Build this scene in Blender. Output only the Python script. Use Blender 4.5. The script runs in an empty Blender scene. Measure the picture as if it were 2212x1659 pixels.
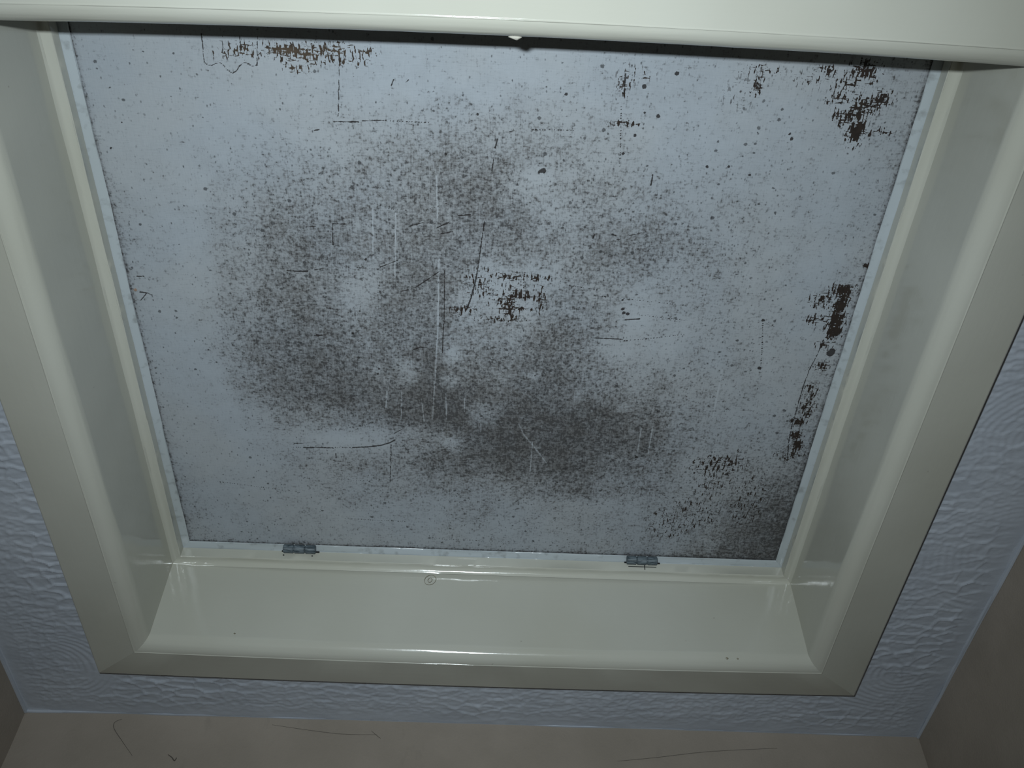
import bpy, bmesh, math
import numpy as np
from mathutils import Matrix, Vector

# ------------------------------------------------------------------ camera, light, exposure
SC = bpy.context.scene
COL = SC.collection
SC.view_settings.view_transform = 'Standard'
SC.view_settings.look = 'None'
SC.view_settings.exposure = 0.0
SC.view_settings.gamma = 1.0
SC.view_settings.use_curve_mapping = False
SC.cycles.caustics_reflective = False

# the camera is held at arm's height under the hatch, tilted about 50 degrees up
CAM = Vector((-0.00211, -0.23332, -0.58238))
YAW, PITCH, ROLL = 0.03481, 0.86896, 0.01043
fwd = Vector((math.sin(YAW) * math.cos(PITCH), math.cos(YAW) * math.cos(PITCH), math.sin(PITCH)))
r0 = Vector((math.cos(YAW), -math.sin(YAW), 0.0))
u0 = r0.cross(fwd)
right = math.cos(ROLL) * r0 + math.sin(ROLL) * u0
upv = -math.sin(ROLL) * r0 + math.cos(ROLL) * u0
CAMROT = Matrix((right, upv, -fwd)).transposed()
cd = bpy.data.cameras.new('camera')
cd.sensor_width = 36.0
cd.lens = 36.7054
cd.clip_start = 0.01
cam = bpy.data.objects.new('camera', cd)
cam.matrix_world = Matrix.Translation(CAM) @ CAMROT.to_4x4()
COL.objects.link(cam)
SC.camera = cam

# the camera's own flash, a small window up and left of the lens: the photo's only real light
fl = bpy.data.lights.new('camera_flash', 'AREA')
fl.shape = 'RECTANGLE'
fl.size, fl.size_y = 0.026, 0.012
fl.energy = 2.14
fl.spread = math.radians(98)
fl.color = (0.85, 0.955, 1.0)
flash = bpy.data.objects.new('camera_flash', fl)
flash.matrix_world = Matrix.Translation(CAM + right * -0.036 + upv * 0.045 + fwd * 0.004) @ CAMROT.to_4x4()
COL.objects.link(flash)

# dim warm room light
w = bpy.data.worlds.new('World')
SC.world = w
w.use_nodes = True
w.node_tree.nodes['Background'].inputs[0].default_value = (1.0, 0.66, 0.50, 1)
w.node_tree.nodes['Background'].inputs[1].default_value = 0.010

# ------------------------------------------------------------------ sizes, metres (z = 0 is the ceiling)
H = 0.300            # half width of the opening
L = 0.5625           # depth of the opening, near edge at y = 0
T = 0.0200           # how far the casing hangs below the ceiling
RN = 0.0128          # rounded nose of the lining boards
OJ = 0.0132          # joint between lining and architrave
OA = 0.0565          # outer edge of the architrave
H1 = 0.0754          # underside of the stop bead
B = 0.0080           # stop bead width
Z2 = 0.0862          # top of the stop bead
ZA = -0.0145         # height of the architrave's thinner outer edge
C = 0.0062           # width of the pale inner stop
HP = 0.0903          # underside of the hatch board
XL, XR, YF = -0.4502, 0.4467, 0.7071   # room walls

rng = np.random.default_rng(7)
MOULD=[[-279,55,4],[-242,54,3],[-196,51,8],[-150,49,10],[-89,47,8],[-27,44,8],[34,41,6],[95,38,10],[156,35,12],[217,33,15],[263,31,15],[-283,71,4],[-245,70,3],[-199,68,5],[-152,66,5],[-89,63,6],[-27,60,8],[35,57,7],[82,55,12],[128,53,9],[190,50,9],[237,48,15],[274,46,25],[-280,88,4],[-217,85,4],[-153,82,6],[-106,80,10],[-59,78,9],[-11,76,9],[36,73,8],[84,71,13],[131,69,8],[194,66,8],[241,64,15],[275,62,25],[-284,105,3],[-252,104,3],[-220,102,4],[-187,101,6],[-155,99,10],[-123,98,12],[-91,96,16],[-59,95,22],[-27,93,26],[5,92,32],[37,90,24],[69,89,16],[101,87,13],[133,86,10],[165,84,9],[197,83,7],[229,82,10],[271,80,22],[-281,123,4],[-222,120,7],[-190,118,10],[-157,117,16],[-124,115,20],[-92,114,27],[-59,112,36],[-26,111,38],[6,109,34],[39,108,32],[71,106,24],[104,105,15],[136,103,10],[201,100,8],[233,99,8],[272,97,25],[-280,141,8],[-258,140,5],[-225,138,8],[-192,137,16],[-159,135,28],[-126,134,32],[-92,132,38],[-59,130,45],[-26,129,54],[7,127,46],[40,126,36],[73,124,30],[106,123,20],[139,121,14],[172,120,14],[205,118,11],[238,117,8],[271,115,20],[-281,160,22],[-262,159,7],[-228,157,9],[-194,155,24],[-161,154,36],[-127,152,36],[-93,151,38],[-60,149,50],[-26,148,60],[-9,147,55],[24,145,25],[58,144,40],[92,142,32],[142,140,20],[175,138,24],[209,137,14],[242,135,9],[272,134,22],[-281,179,26],[-266,178,7],[-231,177,12],[-197,175,28],[-163,173,40],[-128,172,44],[-94,170,44],[-60,169,52],[-26,167,58],[8,165,55],[43,164,32],[77,162,42],[111,161,32],[145,159,30],[179,157,28],[213,156,20],[247,154,10],[274,153,25],[-282,199,25],[-262,198,8],[-234,197,10],[-200,195,30],[-165,193,48],[-130,192,52],[-95,190,46],[-60,189,52],[-26,187,56],[9,185,58],[44,184,44],[79,182,46],[113,180,44],[148,179,34],[183,177,24],[217,175,18],[252,174,10],[276,173,20],[-282,220,25],[-266,219,8],[-231,217,9],[-202,216,34],[-167,214,50],[-131,213,54],[-96,211,50],[-61,209,58],[-25,208,60],[10,206,48],[45,204,42],[81,203,52],[116,201,52],[151,199,38],[186,198,26],[221,196,16],[257,194,9],[278,193,16],[-283,241,24],[-266,240,7],[-234,239,9],[-201,237,34],[-169,236,52],[-133,234,52],[-101,232,32],[-68,231,56],[-39,230,62],[-18,228,28],[4,227,20],[32,226,24],[65,225,42],[101,223,40],[136,221,32],[172,219,28],[208,218,18],[244,216,12],[276,215,20],[-283,263,18],[-267,262,6],[-234,261,9],[-204,259,34],[-171,258,52],[-135,256,50],[-109,255,28],[-80,254,56],[-43,252,60],[-21,251,26],[-3,250,22],[23,249,24],[52,247,46],[85,246,44],[110,244,14],[140,243,24],[176,241,26],[212,240,18],[249,238,12],[-284,286,14],[-267,285,6],[-233,284,10],[-207,283,38],[-181,281,52],[-144,279,58],[-110,278,46],[-80,276,56],[-47,275,60],[-17,273,40],[13,272,34],[50,270,48],[83,269,46],[109,267,12],[143,266,20],[180,264,26],[217,262,18],[254,260,14],[-286,310,16],[-267,309,6],[-237,308,12],[-214,307,36],[-191,306,56],[-157,304,64],[-119,302,58],[-85,300,56],[-55,299,62],[-24,297,42],[10,296,48],[44,294,62],[74,293,46],[105,291,15],[135,290,10],[165,288,24],[203,287,22],[241,285,12],[271,283,16],[-287,335,16],[-268,334,6],[-233,332,9],[-210,331,40],[-179,330,58],[-140,328,66],[-105,326,60],[-82,325,52],[-47,323,74],[-20,322,56],[11,320,56],[53,318,64],[88,317,44],[123,315,30],[161,313,28],[200,311,24],[238,309,12],[269,308,22],[-286,360,18],[-268,359,6],[-233,358,8],[-205,356,38],[-173,355,62],[-134,353,68],[-102,351,66],[-71,350,70],[-43,349,84],[-20,347,74],[8,346,62],[47,344,70],[67,343,62],[98,342,50],[134,340,42],[173,338,28],[212,336,24],[247,334,16],[271,333,25],[-287,387,20],[-268,386,6],[-232,384,7],[-200,383,22],[-176,382,44],[-144,380,46],[-108,378,56],[-71,376,74],[-35,375,88],[-7,373,58],[21,372,74],[61,370,80],[97,368,76],[137,366,58],[165,365,34],[201,363,25],[237,361,20],[269,360,28],[-287,415,20],[-269,414,6],[-228,412,7],[-195,410,14],[-166,409,18],[-138,407,12],[-105,406,14],[-72,404,38],[-39,402,50],[-7,401,78],[22,399,84],[63,397,82],[100,396,76],[140,394,68],[165,392,42],[197,391,30],[230,389,26],[267,387,34],[-286,443,22],[-265,442,6],[-223,440,8],[-190,439,16],[-165,437,30],[-127,435,36],[-85,433,44],[-43,431,60],[-6,429,68],[32,428,74],[73,426,74],[115,423,60],[156,421,48],[186,420,24],[219,418,30],[252,417,32],[269,416,40],[-285,473,26],[-265,472,10],[-223,470,11],[-176,468,18],[-133,466,28],[-86,463,34],[-43,461,40],[-1,459,38],[42,457,48],[84,455,58],[118,453,44],[156,451,42],[186,450,24],[224,448,32],[254,446,38],[271,445,52],[-283,504,30],[-266,503,14],[-218,501,12],[-152,498,18],[-87,494,20],[-43,492,24],[-9,490,34],[35,488,26],[78,486,26],[121,484,24],[165,482,30],[204,480,34],[238,478,46],[268,477,66],[-284,537,26],[-266,536,15],[-199,532,15],[-132,529,15],[-66,526,17],[1,522,20],[67,519,20],[134,516,24],[178,513,28],[213,512,38],[244,510,60],[271,509,78],[-284,567,30],[-248,565,22],[-180,562,20],[-112,558,22],[-44,555,24],[24,552,26],[92,548,28],[160,545,34],[205,542,46],[245,540,66],[277,539,80]]
WIPED=[[-68,324,9.9,16.0,40],[-34,307,7.6,12.7,45],[-35,335,7.8,10.2,45],[-7,368,12.0,10.8,16],[-95,324,3.9,4.5,45],[36,325,6.1,4.5,45],[74,346,4.3,11.5,35],[114,358,8.8,5.3,40],[8,327,6.8,9.2,25],[-102,299,5.3,6.7,25],[84,241,5.0,4.5,10],[-133,407,24.6,8.0,8],[-163,329,3.9,5.0,12],[-141,338,4.7,4.6,15],[-35,405,8.2,7.8,40],[34,388,3.7,13.8,25],[43,404,3.3,14.0,22],[51,137,8.3,5.2,18],[32,139,10.2,6.7,20],[-141,298,5.3,3.9,12],[65,372,4.0,10.8,12],[-113,255,6.7,13.8,14],[93,371,4.0,7.6,14]]
CHIPS=[[-144,52,12.0,3.4,55],[-132,54,17.1,5.8,42],[-113,50,12.4,4.3,42],[-139,64,8.7,3.0,38],[-93,51,7.8,2.9,32],[-102,58,10.5,3.3,26],[-175,54,11.8,5.2,34],[-191,56,6.2,4.9,14],[243,49,8.7,6.6,58],[217,49,4.3,3.3,55],[259,68,7.1,5.3,58],[249,73,10.6,5.3,62],[241,81,9.0,6.3,55],[248,93,4.8,8.0,85],[231,70,8.3,3.5,38],[173,63,2.8,6.1,62],[173,51,12.4,3.4,24],[82,66,3.8,11.3,32],[85,94,9.6,1.8,45],[261,92,10.9,2.9,34],[233,58,9.6,6.8,30],[272,226,7.2,4.9,88],[274,239,4.0,10.9,88],[274,255,5.6,8.3,90],[275,267,5.6,5.7,95],[260,237,9.6,6.5,44],[258,256,8.2,4.2,42],[274,303,4.2,4.5,62],[272,281,7.6,4.8,40],[268,366,4.8,3.9,82],[269,382,5.7,5.1,60],[273,394,3.7,6.3,84],[272,346,6.2,12.8,40],[271,328,5.5,6.3,34],[287,203,3.2,2.2,80],[269,407,11.8,5.2,30],[273,357,3.9,4.3,50],[210,419,18.5,7.1,38],[222,419,2.5,13.0,42],[207,446,14.6,14.6,24],[195,428,10.9,7.1,26],[12,254,5.8,11.7,62],[24,245,15.9,1.8,58],[20,257,9.4,1.8,52],[-11,233,12.3,11.4,30],[20,226,17.5,3.4,42],[37,248,4.3,9.9,40],[5,268,16.3,2.3,40],[-25,261,8.9,4.6,34],[21,240,14.4,7.0,30],[-3,245,5.9,7.9,20],[245,465,17.2,37.3,16],[196,487,26.4,25.5,14],[172,501,22.1,26.2,14],[-287,207,3.2,25.2,10],[162,68,18.6,20.1,8],[207,56,18.6,10.1,10],[-153,50,37.2,4.5,14],[91,58,15.5,6.6,12]]
SCRATCHES=[[0.91,0,[[-9.5,177.3],[-10.9,190.3],[-12.0,202.7],[-13.1,213.3]]],[1.47,0,[[-13.1,213.3],[-14.6,228.3],[-17.6,244.3],[-21.0,257.5]]],[1.31,0,[[-165.0,418.2],[-150.5,417.5],[-138.2,417.5]]],[0.9,1,[[-176.1,418.2],[-117.5,415.9]]],[1.64,0,[[-120.8,416.0],[-105.1,414.1],[-95.6,412.0],[-88.5,408.8],[-83.0,405.1]]],[0.66,1,[[-83.3,412.5],[-43.3,411.7],[-18.6,411.6]]],[1.23,0,[[-172.4,413.5],[-165.4,413.1]]],[1.12,0,[[-116.3,102.0],[-99.5,101.2]]],[0.66,0,[[-96.6,100.4],[-80.1,99.2]]],[0.59,1,[[-77.5,99.5],[-49.9,99.6]]],[0.96,0,[[-131.0,109.3],[-127.0,108.4]]],[1.05,0,[[-161.2,228.4],[-153.3,228.9],[-145.1,228.5]]],[0.87,0,[[-139.6,226.9],[-133.1,225.3]]],[0.61,1,[[-109.0,222.9],[-89.5,224.1]]],[0.72,0,[[-88.7,221.9],[-74.9,214.9]]],[0.72,0,[[-62.2,239.8],[-52.0,231.4],[-43.7,224.1]]],[0.59,1,[[-92.1,246.1],[-84.4,243.0]]],[0.81,0,[[-73.6,243.9],[-67.7,242.3]]],[1.08,0,[[-132.9,262.9],[-123.1,264.7]]],[0.68,1,[[-91.3,165.3],[-80.5,169.9],[-67.5,170.5]]],[0.61,1,[[-54.9,170.7],[-36.1,162.7]]],[0.89,0,[[-65.1,183.9],[-55.4,180.6]]],[0.95,0,[[-45.0,184.6],[-36.0,179.3]]],[0.91,0,[[-42.2,189.7],[-33.2,187.6]]],[0.7,0,[[-123.2,184.6],[-113.8,184.6]]],[0.7,0,[[-143.5,188.8],[-135.8,187.6]]],[0.61,0,[[-123.2,185.0],[-124.1,203.8]]],[0.53,0,[[-39.1,216.6],[-39.4,247.1],[-39.7,274.5]]],[0.84,0,[[-40.1,274.5],[-40.9,304.1]]],[0.68,1,[[-65.9,297.6],[-50.7,293.9]]],[0.76,0,[[-66.0,302.9],[-60.2,299.7],[-52.6,298.9]]],[0.79,1,[[56.0,232.0],[69.2,234.0],[88.3,236.6]]],[1.48,0,[[105.2,263.4],[116.9,261.9]]],[0.89,0,[[80.2,282.9],[105.5,283.1]]],[0.96,1,[[106.8,284.5],[126.1,281.6],[155.5,275.5]]],[0.54,1,[[84.4,241.2],[151.2,247.0]]],[0.5,1,[[115.7,257.8],[153.4,261.6]]],[1.18,1,[[215.1,256.8],[219.6,281.0],[223.6,309.1]]],[1.24,0,[[82.3,58.1],[83.1,70.6]]],[1.32,0,[[110.6,133.0],[110.3,141.7]]],[0.8,1,[[82.1,81.4],[85.3,116.5],[85.9,127.4]]],[0.99,0,[[-2.1,109.7],[-3.5,117.0]]],[0.86,0,[[-4.5,126.1],[-5.5,137.3]]],[1.08,0,[[-278.5,239.5],[-273.1,239.3]]],[1.15,0,[[-278.8,254.5],[-273.5,255.1],[-270.1,256.8]]],[0.58,0,[[-273.4,254.7],[-280.4,263.1]]],[0.4,0,[[-199.5,42.8],[-200.6,62.5],[-198.7,64.4],[-196.3,64.9],[-193.0,63.2],[-189.8,62.7],[-187.6,64.5],[-186.1,67.4],[-182.3,69.5],[-179.6,67.8],[-177.4,64.4],[-174.3,62.0],[-171.8,62.2],[-168.6,64.0],[-165.4,63.2],[-162.8,43.1]]],[0.37,0,[[-186.1,44.1],[-187.2,54.9]]],[0.37,0,[[-174.4,43.6],[-175.0,53.1]]],[0.37,0,[[-109.9,57.1],[-113.1,97.3]]],[0.74,0,[[268.2,276.2],[267.1,290.7],[264.1,308.1],[263.1,325.9],[263.1,349.4],[263.2,368.2],[264.2,387.5],[268.6,415.9]]],[1.9,0,[[-144.7,291.3],[-138.6,290.5]]],[0.62,0,[[-75.7,73.5],[-74.0,69.2]]],[0.74,0,[[-65.9,70.8],[-63.7,68.7]]],[0.91,0,[[-29.2,173.4],[-20.2,172.2]]],[0.98,0,[[86.5,184.1],[90.1,185.5]]],[0.84,0,[[90.4,188.4],[93.2,188.2]]],[0.61,0,[[99.8,184.6],[109.2,181.8]]],[1.05,0,[[72.6,188.4],[73.3,184.7]]],[0.74,1,[[201.2,413.4],[226.9,416.7]]],[1.01,1,[[193.1,427.8],[206.9,427.1]]],[1.26,0,[[-136.6,424.3],[-136.5,429.5]]],[0.76,1,[[-124.9,458.5],[-107.0,456.4]]],[0.57,0,[[-86.5,410.4],[-88.8,457.3]]],[0.57,1,[[-136.7,396.0],[-108.0,388.0],[-91.5,378.5]]],[0.66,0,[[-84.0,397.3],[-76.6,392.0]]],[0.81,1,[[220.2,259.8],[225.6,264.1]]],[0.67,1,[[-247.4,465.2],[-176.3,475.1]]],[0.66,1,[[-39.1,534.4],[23.5,534.6]]],[0.66,1,[[-135.7,509.6],[-65.5,511.3]]],[0.59,1,[[22.0,101.5],[51.1,100.9]]],[0.76,1,[[126.6,452.7],[157.1,457.2]]],[0.79,0,[[5.9,104.0],[9.7,102.8]]]]
DOTS=[[31.4,133.3,2.31],[29.1,134.2,1.36],[43.6,74.4,1.24],[108.5,87.4,1.44],[98.9,85.5,1.12],[93.9,102.5,1.28],[87.4,117.1,1.16],[95.9,66.3,1.6],[116.8,56.2,1.55],[29.6,69.4,0.78],[101.2,244.0,1.08],[102.2,253.0,1.44],[103.3,256.6,1.48],[106.7,257.3,1.48],[132.8,415.6,1.43],[277.4,289.3,3.42],[278.0,286.8,2.66],[222.2,307.7,1.52],[215.5,258.6,1.48],[-142.4,291.2,1.48],[-38.5,122.9,0.99],[-106.9,264.8,0.82],[-113.7,287.4,0.95],[-93.8,323.9,0.78],[-95.1,329.5,1.17],[36.7,325.2,0.86],[198.7,410.6,1.23],[294.6,147.7,2.04],[293.7,149.3,1.7],[286.8,92.8,1.6],[-296.4,364.5,1.17],[-294.6,313.4,1.14],[-16.5,91.8,0.96],[187.6,432.8,1.26],[216.8,433.1,1.68],[-61.2,139.9,0.68],[-99.8,215.2,1.05],[-276.2,129.6,0.66],[-267.4,83.7,0.78],[-264.7,109.5,0.64],[-276.2,460.6,0.86],[204.3,100.2,1.32],[202.2,96.7,0.96],[148.8,124.5,1.32],[180.4,129.7,0.99],[164.3,123.8,1.02]]
RUBS=[[0.58,[[-43.7,212.6],[-44.6,274.7],[-46.7,323.2],[-49.7,378.1]]],[0.6,[[-38.1,348.3],[-37.3,377.5]]],[0.56,[[-75.5,349.1],[-76.7,379.4]]],[0.59,[[-88.0,348.1],[-89.5,366.6]]],[0.57,[[25.3,379.9],[30.8,393.4],[38.7,404.2],[52.5,426.5]]],[0.57,[[38.6,401.4],[38.5,439.0]]],[0.48,[[-45.2,141.0],[-44.6,175.7]]],[0.48,[[-21.6,347.5],[-22.1,368.6]]],[0.51,[[-59.0,354.5],[-57.0,381.1]]],[0.53,[[191.9,311.6],[192.9,363.5]]],[0.52,[[142.3,376.9],[142.6,410.5]]],[0.48,[[132.6,380.1],[133.1,408.1]]],[0.41,[[-92.5,170.1],[-94.1,215.0]]],[0.41,[[-75.5,173.2],[-77.9,231.3]]]]

# ------------------------------------------------------------------ material helpers
class NT:
    def __init__(s, name):
        s.m = bpy.data.materials.new(name); s.m.use_nodes = True
        s.t = s.m.node_tree; s.b = s.t.nodes['Principled BSDF']
    def n(s, typ, **kw):
        x = s.t.nodes.new(typ)
        for k, v in kw.items():
            if isinstance(k, str) and hasattr(x, k): setattr(x, k, v)
        return x
    def set(s, sock, v):
        if hasattr(v, 'is_output') or isinstance(v, bpy.types.NodeSocket): s.t.links.new(v, sock)
        else: sock.default_value = v
    def math(s, op, a, b=0.0, c=None, clamp=False):
        x = s.n('ShaderNodeMath', operation=op); x.use_clamp = clamp
        s.set(x.inputs[0], a); s.set(x.inputs[1], b)
        if c is not None: s.set(x.inputs[2], c)
        return x.outputs[0]
    def mrange(s, v, a, b, c=0.0, d=1.0, smooth=True):
        x = s.n('ShaderNodeMapRange'); x.interpolation_type = 'SMOOTHSTEP' if smooth else 'LINEAR'; x.clamp = True
        s.set(x.inputs[0], v); s.set(x.inputs[1], a); s.set(x.inputs[2], b); s.set(x.inputs[3], c); s.set(x.inputs[4], d)
        return x.outputs[0]
    def coords(s, scale=(1, 1, 1), loc=(0, 0, 0)):
        c = s.n('ShaderNodeTexCoord'); m = s.n('ShaderNodeMapping')
        s.t.links.new(c.outputs['Object'], m.inputs[0])
        m.inputs['Scale'].default_value = scale; m.inputs['Location'].default_value = loc
        return m.outputs[0]
    def noise(s, scale=1.0, vec=None, detail=2.0, rough=0.5):
        x = s.n('ShaderNodeTexNoise')
        x.inputs['Scale'].default_value = scale; x.inputs['Detail'].default_value = detail; x.inputs['Roughness'].default_value = rough
        if vec is not None: s.t.links.new(vec, x.inputs['Vector'])
        return x.outputs['Fac']
    def mix(s, f, a, b):
        x = s.n('ShaderNodeMix', data_type='RGBA')
        s.set(x.inputs[0], f)
        for i, v in ((6, a), (7, b)):
            if isinstance(v, tuple): x.inputs[i].default_value = (*v, 1) if len(v) == 3 else v
            else: s.t.links.new(v, x.inputs[i])
        return x.outputs[2]
    def attr(s, name):
        x = s.n('ShaderNodeAttribute'); x.attribute_name = name
        return x.outputs['Fac']
    def bump(s, h, strength=0.2, dist=0.001):
        x = s.n('ShaderNodeBump'); x.inputs['Strength'].default_value = strength; x.inputs['Distance'].default_value = dist
        s.t.links.new(h, x.inputs['Height']); s.t.links.new(x.outputs[0], s.b.inputs['Normal'])
    def base(s, v, rough=0.4, spec=0.5):
        s.set(s.b.inputs['Base Color'], (*v, 1) if isinstance(v, tuple) else v)
        s.set(s.b.inputs['Roughness'], rough); s.b.inputs['Specular IOR Level'].default_value = spec
        return s.m

def gloss_paint(name, colour, along, rough=0.13, strength=0.25):
    n = NT(name)
    sc = (14, 190, 190) if along == 'x' else (190, 14, 190)
    brush = n.noise(1.0, n.coords(sc), 3, 0.55)
    lump = n.noise(38.0, n.coords(), 2, 0.5)
    grit = n.noise(1.0, n.coords((330, 520, 520) if along == 'x' else (520, 330, 520)), 1, 0.5)
    h = n.math('ADD', n.math('ADD', n.math('MULTIPLY', brush, 0.5), lump), n.math('MULTIPLY', grit, 0.14))
    tint = n.mix(n.mrange(n.noise(5.0, n.coords(), 3), 0.35, 0.7), colour, tuple(c * k for c, k in zip(colour, (0.93, 0.925, 0.90))))
    speck = n.mrange(n.noise(150.0, n.coords((1, 1, 1), (3, 1, 2)), 1), 0.80, 0.86)
    tint = n.mix(n.math('MULTIPLY', speck, 0.5), tint, (0.16, 0.15, 0.13))
    n.bump(h, strength, 0.0006)
    return n.base(tint, rough, 0.5)

CREAM = (0.460, 0.458, 0.405)
M_X = gloss_paint('cream_gloss_along_x', CREAM, 'x')
M_Y = gloss_paint('cream_gloss_along_y', CREAM, 'y')
PALE = (0.41, 0.45, 0.475)
P_X = gloss_paint('pale_gloss_along_x', PALE, 'x', 0.26, 0.5)
P_Y = gloss_paint('pale_gloss_along_y', PALE, 'y', 0.3, 0.5)

def grubby(mat):
    t = mat.node_tree; b = t.nodes['Principled BSDF']; src = b.inputs['Base Color'].links[0].from_socket
    c = t.nodes.new('ShaderNodeTexCoord'); nz = t.nodes.new('ShaderNodeTexNoise'); nz.inputs['Scale'].default_value = 110.0; nz.inputs['Detail'].default_value = 4.0
    t.links.new(c.outputs['Object'], nz.inputs['Vector'])
    mr = t.nodes.new('ShaderNodeMapRange'); mr.inputs[1].default_value = 0.56; mr.inputs[2].default_value = 0.72; mr.inputs[4].default_value = 0.55
    t.links.new(nz.outputs['Fac'], mr.inputs[0])
    mx = t.nodes.new('ShaderNodeMix'); mx.data_type = 'RGBA'; mx.inputs[7].default_value = (0.20, 0.21, 0.21, 1)
    t.links.new(mr.outputs[0], mx.inputs[0]); t.links.new(src, mx.inputs[6]); t.links.new(mx.outputs[2], b.inputs['Base Color'])
grubby(P_X); grubby(P_Y)

def wall_paint():
    n = NT('wall_emulsion')
    a = n.noise(9.0, n.coords(), 4, 0.6)
    b = n.noise(60.0, n.coords((1, 1, .35)), 3, 0.6)
    col = n.mix(n.mrange(a, 0.3, 0.7), (0.272, 0.236, 0.196), (0.316, 0.273, 0.230))
    col = n.mix(n.mrange(b, 0.62, 0.8, 0, 0.35), col, (0.20, 0.175, 0.15))
    n.bump(n.math('ADD', n.noise(420.0, n.coords(), 2), n.math('MULTIPLY', a, 4.0)), 0.35, 0.0006)
    return n.base(col, 0.75, 0.25)
M_WALL = wall_paint()

def ceiling_paint():
    n = NT('ceiling_textured_paint')
    a = n.noise(14.0, n.coords(), 3, 0.6)
    col = n.mix(n.mrange(a, 0.3, 0.7), (0.375, 0.405, 0.455), (0.415, 0.445, 0.495))
    n.bump(n.noise(500.0, n.coords(), 2), 0.2, 0.0004)
    return n.base(col, 0.42, 0.45)
M_CEIL = ceiling_paint()

def board_paint():
    """White-blue brushed paint on hardboard with mould, chips down to the brown board, scratches and rub marks."""
    n = NT('mouldy_painted_board')
    o = n.coords()
    hs = n.noise(1.0, n.coords((130, 900, 1)), 2, 0.55)      # horizontal brush strokes
    vs = n.noise(1.0, n.coords((1000, 110, 1), (4, 2, 0)), 2, 0.55)      # vertical brush strokes
    fine = n.noise(620.0, o, 2, 0.6)
    mid = n.noise(230.0, n.coords((1, 1, 1), (1, 5, 0)), 3, 0.6)
    big = n.noise(60.0, n.coords((1, 1, 1), (7, 3, 0)), 3, 0.55)
    dens = n.attr('mould')
    iso = n.noise(430.0, n.coords((1, 1, 1), (2, 8, 0)), 2, 0.65)
    v = n.math('ADD', n.math('MULTIPLY', hs, 0.13), n.math('MULTIPLY', vs, 0.17))
    v = n.math('ADD', v, n.math('MULTIPLY', iso, 0.38))
    v = n.math('ADD', v, n.math('MULTIPLY', mid, 0.32))
    v = n.math('MULTIPLY_ADD', n.math('SUBTRACT', v, 0.5), 3.9, 0.5)          # about 0..1
    d2 = n.math('MULTIPLY_ADD', n.math('SUBTRACT', big, 0.5), 0.45, dens)
    d2 = n.math('MINIMUM', d2, n.math('MULTIPLY', dens, 1.6))
    haze = n.mrange(d2, 0.05, 0.95, 0.0, 0.62, False)
    soft = n.mrange(n.math('ADD', v, d2), 0.70, 1.35)
    hard = n.mrange(n.math('ADD', v, n.math('MULTIPLY', d2, 0.62)), 1.02, 1.16)
    base = n.mix(n.mrange(n.noise(11.0, o, 3), 0.35, 0.65), (0.325, 0.355, 0.390), (0.340, 0.362, 0.385))
    weave = n.math('MULTIPLY', n.math('ADD', n.mrange(vs, 0.35, 0.7), n.mrange(hs, 0.4, 0.7)), 0.08)
    base = n.mix(weave, base, (0.19, 0.21, 0.23))
    base = n.mix(haze, base, (0.103, 0.099, 0.096))
    stain = n.mix(n.mrange(big, 0.4, 0.65), (0.060, 0.059, 0.061), (0.065, 0.060, 0.057))
    col = n.mix(n.math('MULTIPLY', soft, 0.66), base, stain)
    col = n.mix(n.math('MULTIPLY', hard, 0.60), col, (0.023, 0.022, 0.023))
    # loose specks everywhere
    vo = n.n('ShaderNodeTexVoronoi'); vo.inputs['Scale'].default_value = 150.0
    n.t.links.new(o, vo.inputs['Vector'])
    sep = n.n('ShaderNodeSeparateColor'); n.t.links.new(vo.outputs['Color'], sep.inputs[0])
    lim = n.math('SUBTRACT', 0.90, n.math('MULTIPLY', dens, 0.75))
    pick = n.mrange(sep.outputs[0], lim, n.math('ADD', lim, 0.005))
    rad = n.math('MULTIPLY_ADD', n.math('MULTIPLY', sep.outputs[1], sep.outputs[1]), 0.17, 0.03)
    dd = n.math('ADD', vo.outputs['Distance'], n.math('MULTIPLY', n.math('SUBTRACT', fine, 0.5), 0.30))
    dot = n.math('MULTIPLY', n.mrange(dd, rad, n.math('ADD', rad, 0.07), 1, 0), pick)
    col = n.mix(n.math('MULTIPLY', dot, n.math('MULTIPLY_ADD', sep.outputs[2], 0.5, 0.45)), col, (0.026, 0.026, 0.028))
    vo2 = n.n('ShaderNodeTexVoronoi'); vo2.inputs['Scale'].default_value = 1.0
    n.t.links.new(n.coords((420, 250, 420), (1.3, 0.4, 0)), vo2.inputs['Vector'])
    sep2 = n.n('ShaderNodeSeparateColor'); n.t.links.new(vo2.outputs['Color'], sep2.inputs[0])
    lim2 = n.math('SUBTRACT', 0.93, n.math('MULTIPLY', dens, 0.8))
    dot2 = n.math('MULTIPLY', n.mrange(n.math('ADD', vo2.outputs['Distance'], n.math('MULTIPLY', n.math('SUBTRACT', fine, 0.5), 0.4)), 0.10, 0.34, 1, 0), n.mrange(sep2.outputs[0], lim2, n.math('ADD', lim2, 0.01)))
    col = n.mix(n.math('MULTIPLY', dot2, n.math('MULTIPLY_ADD', sep2.outputs[1], 0.6, 0.2)), col, (0.030, 0.030, 0.032))
    # paint chipped off down to the board, in short dashes that follow the brush strokes
    chip = n.attr('chip')
    dv = n.noise(1.0, n.coords((560, 130, 1), (2, 9, 0)), 2, 0.6)
    dh = n.noise(1.0, n.coords((150, 620, 1), (6, 1, 0)), 2, 0.6)
    cn = n.math('ADD', n.math('MAXIMUM', dv, n.math('SUBTRACT', dh, 0.05)), n.math('MULTIPLY', n.math('SUBTRACT', fine, 0.5), 0.30))
    cn = n.math('MULTIPLY_ADD', n.math('SUBTRACT', cn, 0.55), 3.0, 0.5)
    cm = n.mrange(n.math('ADD', cn, chip), 0.75, 0.82)
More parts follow.
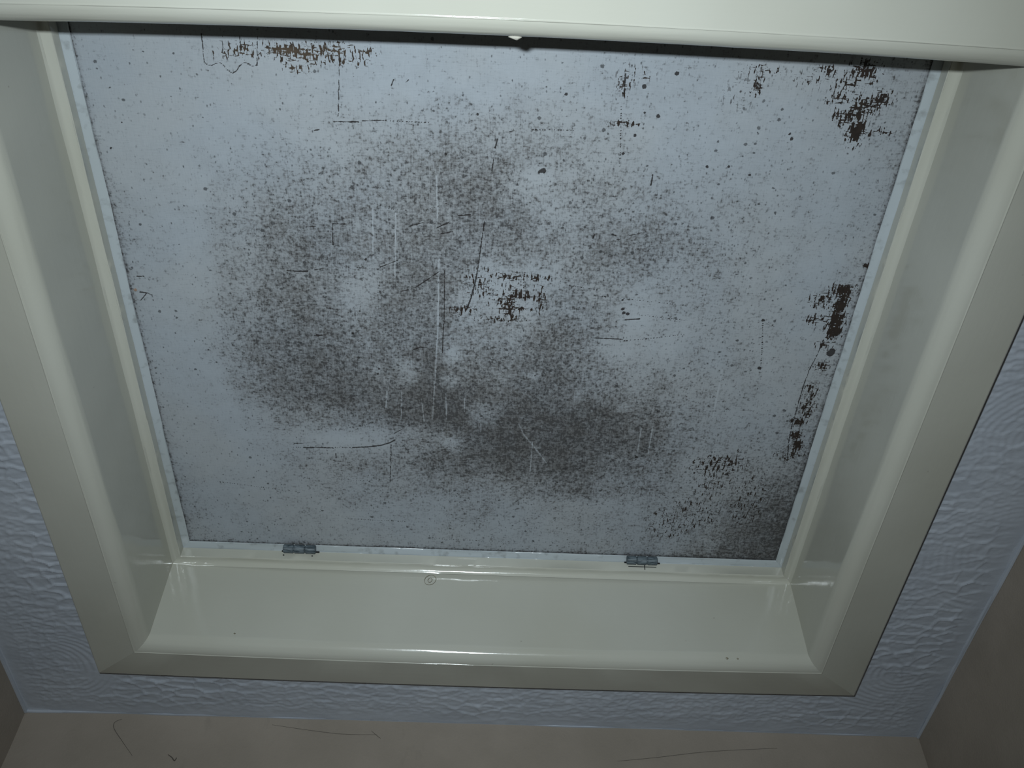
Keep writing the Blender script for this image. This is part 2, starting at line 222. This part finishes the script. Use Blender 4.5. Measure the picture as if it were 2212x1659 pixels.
    cm = n.math('MULTIPLY', cm, n.mrange(chip, 0.03, 0.10))
    brown = n.mix(n.mrange(mid, 0.3, 0.7), (0.026, 0.018, 0.014), (0.018, 0.013, 0.011))
    brown = n.mix(n.attr('bare'), brown, (0.085, 0.062, 0.042))
    col = n.mix(cm, col, brown)
    sc = n.attr('scratch')
    sm = n.mrange(n.math('ADD', sc, n.math('ADD', n.math('MULTIPLY', n.math('SUBTRACT', fine, 0.5), 0.9), n.math('MULTIPLY', n.math('SUBTRACT', mid, 0.5), 1.1))), 0.42, 0.62)
    sm = n.math('MULTIPLY', sm, n.mrange(sc, 0.05, 0.25))
    col = n.mix(n.math('MULTIPLY', sm, 0.92), col, (0.017, 0.014, 0.014))
    n.bump(n.math('ADD', n.math('MULTIPLY', n.math('ADD', hs, vs), 0.5), n.math('MULTIPLY', n.math('ADD', cm, sm), -0.8)), 0.25, 0.0005)
    return n.base(col, 0.55, 0.35)
M_BOARD = board_paint()

def plain(name, col, rough=0.5, spec=0.4, metal=0.0, var=0.0, scale=200.0):
    n = NT(name)
    c = col
    if var:
        c = n.mix(n.mrange(n.noise(scale, n.coords(), 3, 0.6), 0.35, 0.65), col, tuple(k * (1 - var) for k in col))
    n.b.inputs['Metallic'].default_value = metal
    return n.base(c, rough, spec)
def hinge_metal():
    n = NT('worn_hinge_metal')
    a = n.noise(1.0, n.coords((120, 700, 700)), 3, 0.6)
    col = n.mix(n.mrange(a, 0.35, 0.62), (0.030, 0.043, 0.052), (0.125, 0.155, 0.175))
    n.bump(a, 0.4, 0.0006)
    return n.base(col, 0.45, 0.4)
M_HINGE = hinge_metal()
M_GRIME = plain('black_grime', (0.02, 0.021, 0.022), 0.8, 0.2)
M_NIB = plain('cream_paint_nib', (0.50, 0.48, 0.42), 0.25, 0.5, 0, 0.05)
M_WEB = plain('dusty_web', (0.12, 0.105, 0.09), 0.9, 0.1, 0, 0.2)
M_RING = plain('brown_paint_skin', (0.27, 0.24, 0.175), 0.25, 0.5, 0, 0.3)
M_NAIL = plain('rusty_filler', (0.32, 0.22, 0.17), 0.7, 0.2, 0, 0.3, 900)

# ------------------------------------------------------------------ mesh helpers
def link(name, me, mat=None, parent=None, angle=40.0, smooth=True):
    o = bpy.data.objects.new(name, me); COL.objects.link(o)
    if mat: me.materials.append(mat)
    if smooth:
        me.polygons.foreach_set('use_smooth', np.ones(len(me.polygons), bool))
        me.set_sharp_from_angle(angle=math.radians(angle))
    if parent: o.parent = parent
    return o

def mesh(verts, faces):
    me = bpy.data.meshes.new('m'); me.from_pydata([tuple(v) for v in verts], [], faces); me.validate(); me.update()
    bm = bmesh.new(); bm.from_mesh(me); bmesh.ops.recalc_face_normals(bm, faces=bm.faces); bm.to_mesh(me); bm.free()
    return me

def thing(name, label, cat, loc, group=None):
    o = bpy.data.objects.new(name, None); COL.objects.link(o)
    o.location = loc; o.empty_display_size = 0.02
    o['label'] = label; o['category'] = cat
    if group: o['group'] = group
    return o

def struct(o):
    o['kind'] = 'structure'; return o

def grid_mesh(X, Y, Z, keep=None, flip=False):
    """A sheet over the grid X (columns) by Y (rows) with heights Z[rows, cols]."""
    ny, nx = Z.shape
    XX, YY = np.meshgrid(X, Y)
    co = np.stack([XX, YY, Z], -1).reshape(-1, 3).astype(np.float32)
    i = np.arange((ny - 1) * (nx - 1)); r, c = i // (nx - 1), i % (nx - 1)
    a = r * nx + c
    q = np.stack([a, a + 1, a + nx + 1, a + nx], 1)
    if flip: q = q[:, ::-1]
    if keep is not None: q = q[keep[r, c]]
    return co, q

def mesh_np(co, q, extra=()):
    """Mesh from numpy vertices and quads, plus a few extra polygons."""
    me = bpy.data.meshes.new('m')
    nf = len(q) + len(extra)
    loops = np.concatenate([q.ravel()] + [np.array(e) for e in extra]).astype(np.int32)
    sizes = np.concatenate([np.full(len(q), 4)] + [np.array([len(e)]) for e in extra]).astype(np.int32)
    me.vertices.add(len(co)); me.vertices.foreach_set('co', co.ravel())
    me.loops.add(len(loops)); me.loops.foreach_set('vertex_index', loops)
    me.polygons.add(nf)
    st = np.concatenate([[0], np.cumsum(sizes)[:-1]]).astype(np.int32)
    me.polygons.foreach_set('loop_start', st)
    me.update(calc_edges=True); me.validate()
    return me

# ------------------------------------------------------------------ the casing: boards swept along the four sides of the opening
def sweep(profile, side, wob=0.0, seg=60, seed=0, cut=0.0, bow=0.0):
    """A mitred board. profile: closed (outward offset, height) points. side: far, near, left or right."""
    R = np.random.default_rng(seed)
    P = np.array(profile); n = len(P)
    ph = R.uniform(0, 6.28, (n, 3)); fr = np.array([3.1, 7.3, 17.0])
    V = []
    for k in range(seg + 1):
        s = k / seg
        for j, (o, z) in enumerate(P):
            d = wob * np.sum(np.sin(ph[j] + fr * s * 6.28) * (0.5, 0.3, 0.2))
            o2, z2 = o + d + bow * (1 - (2 * s - 1) ** 2), z + d * 0.7
            if side in ('far', 'near'):
                x = (-1 + 2 * s) * (H + o - cut)
                V.append((x, L + o2 if side == 'far' else -o2, z2))
            else:
                y = -o + cut + s * (L + 2 * o - 2 * cut)
                V.append(((-1 if side == 'left' else 1) * (H + o2), y, z2))
    F = []
    for k in range(seg):
        for j in range(n):
            a, b = k * n + j, k * n + (j + 1) % n
            F.append((a, b, b + n, a + n))
    F.append(tuple(range(n))); F.append(tuple(seg * n + j for j in range(n)))
    return mesh(V, F)

def arc(cx, cz, r, a0, a1, k):
    return [(cx + r * math.cos(math.radians(a0 + (a1 - a0) * i / k)), cz + r * math.sin(math.radians(a0 + (a1 - a0) * i / k))) for i in range(k + 1)]

LINING = arc(RN, -T + RN, RN, 180, 270, 14) + [(OJ, -T), (OJ + 0.0070, -T + 0.007), (0.0205, 0.002), (0.0205, HP - 0.0003), (0.0, HP - 0.0003)]
ARCH = [(OJ - 0.0006, -T + 0.0004)] + arc(OJ + 0.0001, -T + 0.0001, 0.00060, 200, 330, 5) + [(OJ + 0.0010, -T - 0.0001)] + arc(OA - 0.0026, ZA + 0.0023, 0.0026, 280, 360, 6) + [(OA, -0.0016), (OJ + 0.0075, -0.0016), (OJ + 0.0070, -T + 0.006)]
BEAD = [(0.0006, H1 - 0.0040), (-0.0004, H1 - 0.0026), (-0.0013, H1 - 0.0011), (-0.0028, H1 - 0.0002), (-0.0046, H1)] + arc(-B + 0.0009, H1 + 0.0009, 0.0009, 270, 180, 5) + [(-B, Z2), (0.0006, Z2)]
INNER = [(0.0004, Z2 + 0.0003), (-B + 0.0008, Z2 + 0.0003), (-B + 0.0001, Z2 + 0.0008), (-B - 0.0018, Z2 + 0.0012), (-B - 0.0040, Z2 + 0.0022), (-B - C + 0.0004, HP - 0.0016), (-B - C, HP - 0.0007), (-B - C + 0.0003, HP - 0.0005), (0.0004, HP - 0.0005)]

frame = thing('hatch_frame', 'cream gloss painted wooden casing lining the loft hatch opening in the ceiling', 'hatch frame', (0, L / 2, -T))
kids = []
for i, sd in enumerate(('far', 'near', 'left', 'right')):
    mx, my = (M_X, P_X) if sd in ('far', 'near') else (M_Y, P_Y)
    bw = 0.0045 if sd == 'near' else 0.0038 if sd == 'far' else 0.0      # old boards: the near and far ones have bowed outwards
    kids.append(link('lining_board', sweep(LINING, sd, 0.00012, 60, 10 + i, 0, bw), mx, frame))
    kids.append(link('architrave', sweep(ARCH, sd, 0.00010, 60, 20 + i, 0, bw), mx, frame))
    kids.append(link('stop_bead', sweep(BEAD, sd, 0.00022, 90, 30 + i), mx, frame))
    e = link('inner_stop', sweep(INNER, sd, 0.00040, 120, 40 + i), my, frame)
    e['label'] = 'pale bluish white inner strip along the hatch board'
    kids.append(e)

def blob(name, loc, r, mat, parent, scale=(1, 1, 1), seed=1):
    bm = bmesh.new(); bmesh.ops.create_icosphere(bm, subdivisions=2, radius=r)
    R = np.random.default_rng(seed)
    for v in bm.verts:
        k = 1 + R.uniform(-.18, .18); v.co = Vector((v.co.x * scale[0] * k, v.co.y * scale[1] * k, v.co.z * scale[2] * k)) + Vector(loc)
    me = bpy.data.meshes.new('m'); bm.to_mesh(me); bm.free()
    return link(name, me, mat, parent, 80)

kids.append(blob('paint_drip', (0.0055, -0.0045, -0.0098), 0.0024, M_NIB, frame, (1.6, 0.8, 0.8), 3))
for p, r in (((0.2240, L - 0.0002, -0.0161), 0.0010), ((0.2337, L - 0.0002, -0.0162), 0.0007), ((-0.2243, L - 0.0002, -0.0060), 0.0008)):
    k = blob('paint_nib', p, r, M_RING, frame, (1.2, 0.6, 1), 5); kids.append(k)

def ring(name, c, rx, rz, thick, mat, parent, tail=True):
    """A thin oval ring of paint skin lying on the far lining board."""
    V, F = [], []; n, m = 40, 6
    for i in range(n):
        a = 2 * math.pi * i / n
        for j in range(m):
            b = 2 * math.pi * j / m
            k = 1 + thick / rx * math.cos(b) * (1 + 0.4 * math.sin(3 * a))
            V.append((c[0] + rx * k * math.cos(a) + 0.15 * rz * math.sin(a), c[1] + thick * math.sin(b) * 0.7, c[2] + rz * k * math.sin(a)))
    for i in range(n):
        for j in range(m):
            F.append((i * m + j, i * m + (j + 1) % m, ((i + 1) % n) * m + (j + 1) % m, ((i + 1) % n) * m + j))
    return link(name, mesh(V, F), mat, parent, 80)
b1 = ring('paint_blister', (-0.0513, L - 0.0002, 0.0628), 0.0054, 0.0060, 0.00022, M_RING, frame)
b2 = ring('paint_blister', (-0.0515, L - 0.0002, 0.0626), 0.0020, 0.0026, 0.00022, M_RING, frame)
kids += [b1, b2]
def hinge(x0, x1, lines):
    """Butt hinge seen from below: a three part barrel and the edge of its leaf."""
    y, z, r = L - B - 0.0040, HP - 0.0046, 0.0043
    V, F = [], []; n = 14
    cuts = np.linspace(x0, x1, 4)
    prof = []
    for i in range(3):
        a, b = cuts[i] + 0.0002, cuts[i + 1] - 0.0002
        prof += [(a, r * 0.80), (a + 0.0006, r), (b - 0.0006, r), (b, r * 0.80)]
    for x, rr in prof:
        for j in range(n):
            t = 2 * math.pi * j / n
            V.append((x, y + rr * math.cos(t), z + rr * math.sin(t)))
    m = len(prof)
    for i in range(m - 1):
        for j in range(n):
            F.append((i * n + j, i * n + (j + 1) % n, (i + 1) * n + (j + 1) % n, (i + 1) * n + j))
    F.append(tuple(range(n))); F.append(tuple((m - 1) * n + j for j in range(n)))
    h = link('hinge', mesh(V, F), M_HINGE, frame, 35)
    h['label'] = 'dark grey worn metal hinge barrel'
    def bar(x0, x1, z0, z1, mat):
        bm = bmesh.new(); bmesh.ops.create_cube(bm, size=1)
        yy = L - B - 0.0003
        for v in bm.verts: v.co = Vector(((x0 + x1) / 2 + v.co.x * (x1 - x0), yy + v.co.y * 0.0012, (z0 + z1) / 2 + v.co.z * (z1 - z0)))
        bmesh.ops.bevel(bm, geom=list(bm.edges), offset=min(0.0002, (z1 - z0) * .3), segments=2, affect='EDGES')
        me = bpy.data.meshes.new('m'); bm.to_mesh(me); bm.free()
        o = link('hinge_leaf', me, mat, h, 40); return o
    out = [h, bar(x0 - 0.0016, x1 + 0.0030, Z2 - 0.0013, Z2 + 0.0004, M_GRIME)]
    if lines:
        out.append(bar(x0 + 0.002, x1 - 0.001, Z2 - 0.0056, Z2 - 0.0053, M_GRIME))
        out.append(bar((x0 + x1) / 2 + 0.0024, (x0 + x1) / 2 + 0.0031, Z2 - 0.0090, Z2 - 0.0015, M_GRIME))
    else:
        out.append(bar(x0 + 0.0002, x0 + 0.0016, Z2 - 0.0060, Z2 - 0.0050, M_GRIME))
        out.append(bar(x1 - 0.0040, x1 - 0.0026, Z2 - 0.0060, Z2 - 0.0050, M_GRIME))
    return h, out[1:]
for a in ((-0.1950, -0.1632, False), (0.1386, 0.1690, True)):
    h, o = hinge(*a); kids.append(h)
for k in kids:      # the parts are modelled in room coordinates; the thing's origin is at its base
    k.matrix_parent_inverse = Matrix.Translation(-frame.location)

# ------------------------------------------------------------------ the hatch board with its mould
def segdist(PX, PY, a, b):
    ax, ay = a; bx, by = b
    t = np.clip(((PX - ax) * (bx - ax) + (PY - ay) * (by - ay)) / ((bx - ax) ** 2 + (by - ay) ** 2 + 1e-9), 0, 1)
    return np.hypot(PX - ax - t * (bx - ax), PY - ay - t * (by - ay))

def hatch_board():
    ox = H + 0.010
    X = np.concatenate([np.linspace(-ox, ox, 890)]); Y = np.linspace(-0.010, L + 0.010, 820)
    Xm, Ym = X * 1000, Y * 1000
    # coarse mould map from the survey points, then refined
    gx, gy = np.linspace(Xm[0], Xm[-1], 84), np.linspace(Ym[0], Ym[-1], 80)
    GX, GY = np.meshgrid(gx, gy); num = np.zeros_like(GX); den = np.full_like(GX, 1e-9)
    for x, y, d in MOULD:
        k = np.exp(-(((GX - x) / 13.5) ** 2 + ((GY - y) / 13.5) ** 2)); num += k * d; den += k
    G = num / den / 100
    fx = np.interp(Xm, gx, np.arange(84)); fy = np.interp(Ym, gy, np.arange(80))
    ix = np.minimum(fx.astype(int), 82); iy = np.minimum(fy.astype(int), 78); tx = (fx - ix)[None, :]; ty = (fy - iy)[:, None]
    M = (G[iy][:, ix] * (1 - tx) + G[iy][:, ix + 1] * tx) * (1 - ty) + (G[iy + 1][:, ix] * (1 - tx) + G[iy + 1][:, ix + 1] * tx) * ty
    PX, PY = np.meshgrid(Xm, Ym)
    for x, y, rx, ry, a in WIPED:
        M -= a / 170 * np.exp(-(((PX - x) / rx) ** 2 + ((PY - y) / ry) ** 2) ** 1.5)
    for wd, pts in RUBS:
        for a, b in zip(pts[:-1], pts[1:]):
            M -= 0.45 * np.clip(1.3 - segdist(PX, PY, a, b) / wd, 0, 1)
    # grime collects in the corner against the stops
    e = np.minimum(np.minimum(PX - Xm[0], Xm[-1] - PX), Ym[-1] - PY) - 1000 * (B + C + 0.010)
    M += 0.45 * np.exp(-np.clip(e, 0, 99) / 1.6)
    M = np.clip(M * 1.12, 0, 1.1)
    Cp = np.zeros_like(M); Br = np.zeros_like(M)
    for x, y, rx, ry, a in CHIPS:
        k = a / 100 * np.exp(-(((PX - x) / rx) ** 2 + ((PY - y) / ry) ** 2) * 0.8); Cp = np.maximum(Cp, k) + 0.25 * np.minimum(Cp, k)
        if y < 110 and x < -20: Br = np.maximum(Br, k * 1.4)
    Sx = np.zeros_like(M); R = np.random.default_rng(3)
    for wd, dotted, pts in SCRATCHES:
        run = 0.0
        for a, b in zip(pts[:-1], pts[1:]):
            x0, x1 = min(a[0], b[0]) - 4, max(a[0], b[0]) + 4; y0, y1 = min(a[1], b[1]) - 4, max(a[1], b[1]) + 4
            ci = np.where((Xm > x0) & (Xm < x1))[0]; ri = np.where((Ym > y0) & (Ym < y1))[0]
            if not len(ci) or not len(ri): continue
            sl = (slice(ri[0], ri[-1] + 1), slice(ci[0], ci[-1] + 1))
            px, py = PX[sl], PY[sl]
            d = segdist(px, py, a, b)
            k = np.clip(1.05 - d / (wd * 0.5 + 0.42), 0, 1)
            if dotted:
                ln = math.hypot(b[0] - a[0], b[1] - a[1]) + 1e-6
                t = ((px - a[0]) * (b[0] - a[0]) + (py - a[1]) * (b[1] - a[1])) / ln + run
                k = k * (0.55 + 0.6 * np.sin(t * 2.9 + 1.3 * np.sin(t * 0.9)))
                run += ln
            Sx[sl] = np.maximum(Sx[sl], k)
    for x, y, r in DOTS:
        ci = np.where(abs(Xm - x) < r + 2)[0]; ri = np.where(abs(Ym - y) < r + 2)[0]
        if not len(ci) or not len(ri): continue
        sl = (slice(ri[0], ri[-1] + 1), slice(ci[0], ci[-1] + 1))
        Sx[sl] = np.maximum(Sx[sl], np.clip(1.0 - (np.hypot(PX[sl] - x, PY[sl] - y) - r) / 0.9 * 0.5 - 0.5, 0, 1))
    co, q = grid_mesh(X, Y, np.full((len(Y), len(X)), HP), flip=True)
    n0 = len(co); nx, ny = len(X), len(Y)
    top = np.array([(X[0], Y[0], HP + .012), (X[-1], Y[0], HP + .012), (X[-1], Y[-1], HP + .012), (X[0], Y[-1], HP + .012)], np.float32)
    a, b, c, d = range(n0, n0 + 4)
    r0 = list(range(nx)); r1 = list(range((ny - 1) * nx, ny * nx)); c0 = list(range(0, ny * nx, nx)); c1 = list(range(nx - 1, ny * nx, nx))
    extra = [(a, b, c, d), r0[::-1] + [a, b][::1] if False else [a, b] + r0[::-1], [b, c] + c1[::-1], [c, d] + r1, [d, a] + c0]
    me = mesh_np(np.concatenate([co, top]), q, extra)
    for nm, arr in (('mould', M), ('chip', Cp), ('scratch', Sx), ('bare', np.clip(Br, 0, 1))):
        at = me.attributes.new(nm, 'FLOAT', 'POINT')
        at.data.foreach_set('value', np.concatenate([arr.ravel(), np.zeros(4)]).astype(np.float32))
    return me

hatch = thing('loft_hatch', 'square loft hatch lid with mouldy scratched white paint, closed inside the cream frame', 'loft hatch', (0, L / 2, HP))
hk = [link('board', hatch_board(), M_BOARD, hatch, smooth=False)]

hk.append(blob('nail_head', (-0.2824, 0.2525, HP + 0.0003), 0.0019, M_NAIL, hatch, (1, 1, 0.25), 9))
for k in hk: k.matrix_parent_inverse = Matrix.Translation(-hatch.location)

# ------------------------------------------------------------------ textured ceiling with a real relief
def hash2(i, j, s):
    h = np.sin(i * 127.1 + j * 311.7 + s * 74.7) * 43758.5453
    return h - np.floor(h)
def vnoise(x, y, s=0):
    i, j = np.floor(x), np.floor(y); fx, fy = x - i, y - j
    fx, fy = fx * fx * (3 - 2 * fx), fy * fy * (3 - 2 * fy)
    a, b, c, d = hash2(i, j, s), hash2(i + 1, j, s), hash2(i, j + 1, s), hash2(i + 1, j + 1, s)
    return (a * (1 - fx) + b * fx) * (1 - fy) + (c * (1 - fx) + d * fx) * fy
def cells(x, y, s):
    """Cell pattern: distance difference of the two nearest seeds and the offset from the nearest seed."""
    i0, j0 = np.floor(x), np.floor(y)
    f1 = np.full_like(x, 9.); f2 = np.full_like(x, 9.); oy = np.zeros_like(x)
    for di in (-1, 0, 1):
        for dj in (-1, 0, 1):
            i, j = i0 + di, j0 + dj
            dx = x - i - 0.1 - 0.8 * hash2(i, j, s); dy = y - j - 0.1 - 0.8 * hash2(i, j, s + 5)
            d = np.hypot(dx, dy); nearer = d < f1
            f2 = np.where(nearer, f1, np.minimum(f2, d)); oy = np.where(nearer, dy, oy); f1 = np.where(nearer, d, f1)
    return f2 - f1, oy

def ceiling():
    X = np.concatenate([[XL - 0.06], np.linspace(XL, XR, 620), [XR + 0.06]])
    Y = np.concatenate([np.linspace(-1.5, -0.10, 60), np.linspace(-0.097, YF, 560), [YF + 0.06]])
    PX, PY = np.meshgrid(X, Y)
    wx = PX + 0.006 * (vnoise(PX * 60, PY * 60, 1) - .5); wy = PY + 0.006 * (vnoise(PX * 70, PY * 70, 2) - .5)
    e, oy = cells(wx / 0.021, wy / 0.0125, 3)
    ridge = np.exp(-(e / 0.10) ** 2)
    scale = np.clip(0.5 - oy, 0, 1)
    e2, oy2 = cells(wx / 0.010 + 3, wy / 0.0065, 8)
    ridge2 = np.exp(-(e2 / 0.16) ** 2)
    mask = np.clip(vnoise(PX * 14, PY * 14, 4) * 1.7 - 0.25, 0, 1)
    hgt = mask * (0.0012 * ridge + 0.0010 * scale) + (1 - mask) * (0.0007 * ridge2 + 0.0003 * scale) + 0.0007 * vnoise(PX * 150, PY * 260, 6)
    # comb fans: arcs left by the plasterer's comb
    for cx, cy, r1, a0, a1 in ((-0.405, 0.628, 0.070, -70, 100), (0.400, 0.600, 0.085, 20, 200), (0.440, 0.300, 0.10, 90, 270), (0.445, 0.430, 0.09, 90, 270), (-0.445, 0.40, 0.06, -90, 90)):
        d = np.hypot(PX - cx, (PY - cy) * 1.15); an = (np.degrees(np.arctan2(PY - cy, PX - cx)) - a0) % 360
        wgt = np.clip((r1 - d) / 0.012, 0, 1) * np.clip((d - 0.012) / 0.006, 0, 1) * (an < (a1 - a0)) * np.clip(1.5 * vnoise(PX * 30, PY * 30, 9) - 0.15, 0, 1) * 0.85
        comb = 0.0008 * (0.5 + 0.5 * np.sin((d + 0.010 * vnoise(PX * 32, PY * 32, 11)) * 2 * np.pi / 0.0062))
        hgt = hgt * (1 - wgt) + comb * wgt
    edge = np.minimum(np.minimum(PX - XL, XR - PX), YF - PY)
    sm = np.clip((edge - 0.006) / 0.020, 0, 1)
    hgt = hgt * (0.12 + 0.88 * sm) + 0.0006 * (1 - sm) * vnoise(PX * 90, PY * 90, 12)
    hgt *= np.clip((np.maximum(abs(PX) - H - OA, np.maximum(PY - L - OA, -PY - OA)) + 0.0015) / 0.004, 0, 1)
    Z = -hgt - 0.0002 * 0
    cxm = (X[1:] + X[:-1]) / 2; cym = (Y[1:] + Y[:-1]) / 2
    inside = (abs(cxm)[None, :] < H + 0.022) & ((cym > -0.022) & (cym < L + 0.022))[:, None]
    co, q = grid_mesh(X, Y, Z, ~inside, flip=True)
    used = np.unique(q); mp = np.full(len(co), -1); mp[used] = np.arange(len(used))
    return mesh_np(co[used], mp[q])
struct(link('ceiling', ceiling(), M_CEIL, None, 180))

# ------------------------------------------------------------------ walls
def wall(name, a, b, out, n=140, z0=-1.2):
    """A plastered wall from a to b (plan points) facing the room, bulging slightly, with a rounded foot of paint at the ceiling."""
    a, b, out = np.array(a), np.array(b), np.array(out)
    zs = np.concatenate([np.linspace(z0, -0.20, 8), np.linspace(-0.19, -0.006, 44), [0.010]])
    V = []
    for z in zs:
        for i in range(n + 1):
            s = i / n; p = a + (b - a) * s
            d = 0.0016 * math.sin(9 * s + 11 * z) + 0.0008 * math.sin(31 * s + 40 * z + 1)
            d *= min(1, max(0, -z / 0.03))
            V.append((*(p + out * max(0.0, d + 0.001)), z))
    m = n + 1; k = len(zs)
    F = [(r * m + c, r * m + c + 1, (r + 1) * m + c + 1, (r + 1) * m + c) for r in range(k - 1) for c in range(n)]
    base = len(V)
    for z in (z0, 0.010):
        for p in (a, b): V.append((*(p + out * 0.08), z))
    F += [(base, base + 1, base + 3, base + 2), tuple([base, base + 1] + [n - i for i in range(n + 1)]), tuple([base + 2, base + 3] + [(k - 1) * m + n - i for i in range(n + 1)]),
          tuple([base, base + 2] + [(k - 1 - r) * m for r in range(k)]), tuple([base + 1, base + 3] + [(k - 1 - r) * m + n for r in range(k)])]
    return struct(link(name, mesh(V, F), M_WALL, None, 50))
wall('wall_far', (XL - .03, YF), (XR + .03, YF), (0, 1))
wall('wall_left', (XL, -1.4), (XL, YF + .03), (-1, 0))
wall('wall_right', (XR, -1.4), (XR, YF + .03), (1, 0))

# ceiling paint carried a few millimetres down the walls in a wavy cutting-in line
def cut_in(name, a, b, inn, seed, depth):
    a, b, inn = np.array(a), np.array(b), np.array(inn)
    n = 220; V = []; R = np.random.default_rng(seed); ph = R.uniform(0, 6.28, 5)
    for i in range(n + 1):
        s = i / n; p = a + (b - a) * s
        dz = depth * (1 + 0.45 * math.sin(5 * s + ph[0]) + 0.3 * math.sin(17 * s + ph[1]) + 0.15 * math.sin(61 * s + ph[2]) + 0.1 * math.sin(140 * s + ph[3]))
        f = 0.25 + 0.75 * math.exp(-(s / 0.07) ** 2) + 0.35 * max(0, math.sin(13 * s + ph[0]) * math.sin(29 * s + ph[1])) if depth < 0.001 else 1.0
        for o, z in ((-0.001, 0.0005), (0.0020 + 0.0013 * math.sin(23 * s + ph[4]) + 0.0008 * math.sin(90 * s + ph[2]), -0.0002), (0.0012, -0.0007), (0.0010, -0.0022 - dz * .5), (0.0008, -0.002 - dz), (-0.001, -0.0022 - dz)):
            q = p + inn * (o * f if o > 0.0009 else o); V.append((*q, z * f if z < 0 else z))
    m = 6
    F = [(i * m + j, i * m + (j + 1) % m, (i + 1) * m + (j + 1) % m, (i + 1) * m + j) for i in range(n) for j in range(m)]
    F += [tuple(range(m)), tuple(n * m + j for j in range(m))]
    return struct(link(name, mesh(V, F), M_CEIL, None, 60))
cut_in('trim_1', (XL, YF), (XR, YF), (0, -1), 1, 0.0006)
cut_in('trim_2', (XL, -1.4), (XL, YF), (1, 0), 2, 0.0014)
cut_in('trim_3', (XR, -1.4), (XR, YF), (-1, 0), 3, 0.0014)

# ------------------------------------------------------------------ cobweb threads on the walls
def thread(pts, r, label, mat=M_WEB):
    P = [Vector(p) for p in pts]; V, F = [], []; m = 5
    # smooth the path
    Q = []
    for i in range(len(P) - 1):
        p0, p1, p2, p3 = P[max(i - 1, 0)], P[i], P[i + 1], P[min(i + 2, len(P) - 1)]
        for k in range(8):
            t = k / 8
            Q.append(0.5 * ((2 * p1) + (p2 - p0) * t + (2 * p0 - 5 * p1 + 4 * p2 - p3) * t * t + (3 * p1 - p0 - 3 * p2 + p3) * t ** 3))
    Q.append(P[-1])
    for i, p in enumerate(Q):
        d = (Q[min(i + 1, len(Q) - 1)] - Q[max(i - 1, 0)]).normalized()
        u = d.cross(Vector((0.3, 0.9, 0.2))).normalized(); v = d.cross(u)
        rr = r * (0.6 + 0.4 * math.sin(math.pi * i / (len(Q) - 1)))
        for j in range(m):
            a = 2 * math.pi * j / m; V.append(p + (u * math.cos(a) + v * math.sin(a)) * rr)
    for i in range(len(Q) - 1):
        for j in range(m): F.append((i * m + j, i * m + (j + 1) % m, (i + 1) * m + (j + 1) % m, (i + 1) * m + j))
    F += [tuple(range(m)), tuple((len(Q) - 1) * m + j for j in range(m))]
    o = link('cobweb_thread', mesh(V, F), mat, None, 80)
    o['label'] = label; o['category'] = 'cobweb'; o['group'] = 'cobweb threads on the far wall'
    return o
yw = YF + 0.0004
WEB_RIGHT = None
thread([(-0.3540, yw - .0005, -0.0075), (-0.3600, yw, -0.0110), (-0.3585, yw, -0.0180), (-0.3470, yw, -0.0310), (-0.3330, yw, -0.0460)], 0.00028, 'dark hooked cobweb thread hanging from the ceiling edge above the left of the far wall')
thread([(-0.2990, yw, -0.0440), (-0.2945, yw, -0.0470), (-0.2915, yw, -0.0500), (-0.2900, yw, -0.0470)], 0.00055, 'short dark clump of cobweb low on the far wall, below the hooked thread')
thread([(-0.2050, yw, -0.0085), (-0.1700, yw, -0.0130), (-0.1336, yw, -0.0165), (-0.1000, yw, -0.0160)], 0.00020, 'faint long cobweb thread just under the ceiling edge, left of the middle')
thread([(0.1000, yw, -0.0420), (0.1700, yw, -0.0330), (0.2300, yw, -0.0240), (0.3000, yw, -0.0180)], 0.00022, 'long faint cobweb thread rising to the right across the far wall')
thread([(-0.1060, yw, -0.0120), (-0.1000, yw, -0.0170), (-0.0960, yw, -0.0200)], 0.00025, 'tiny slanting cobweb thread at the right end of the faint long thread')
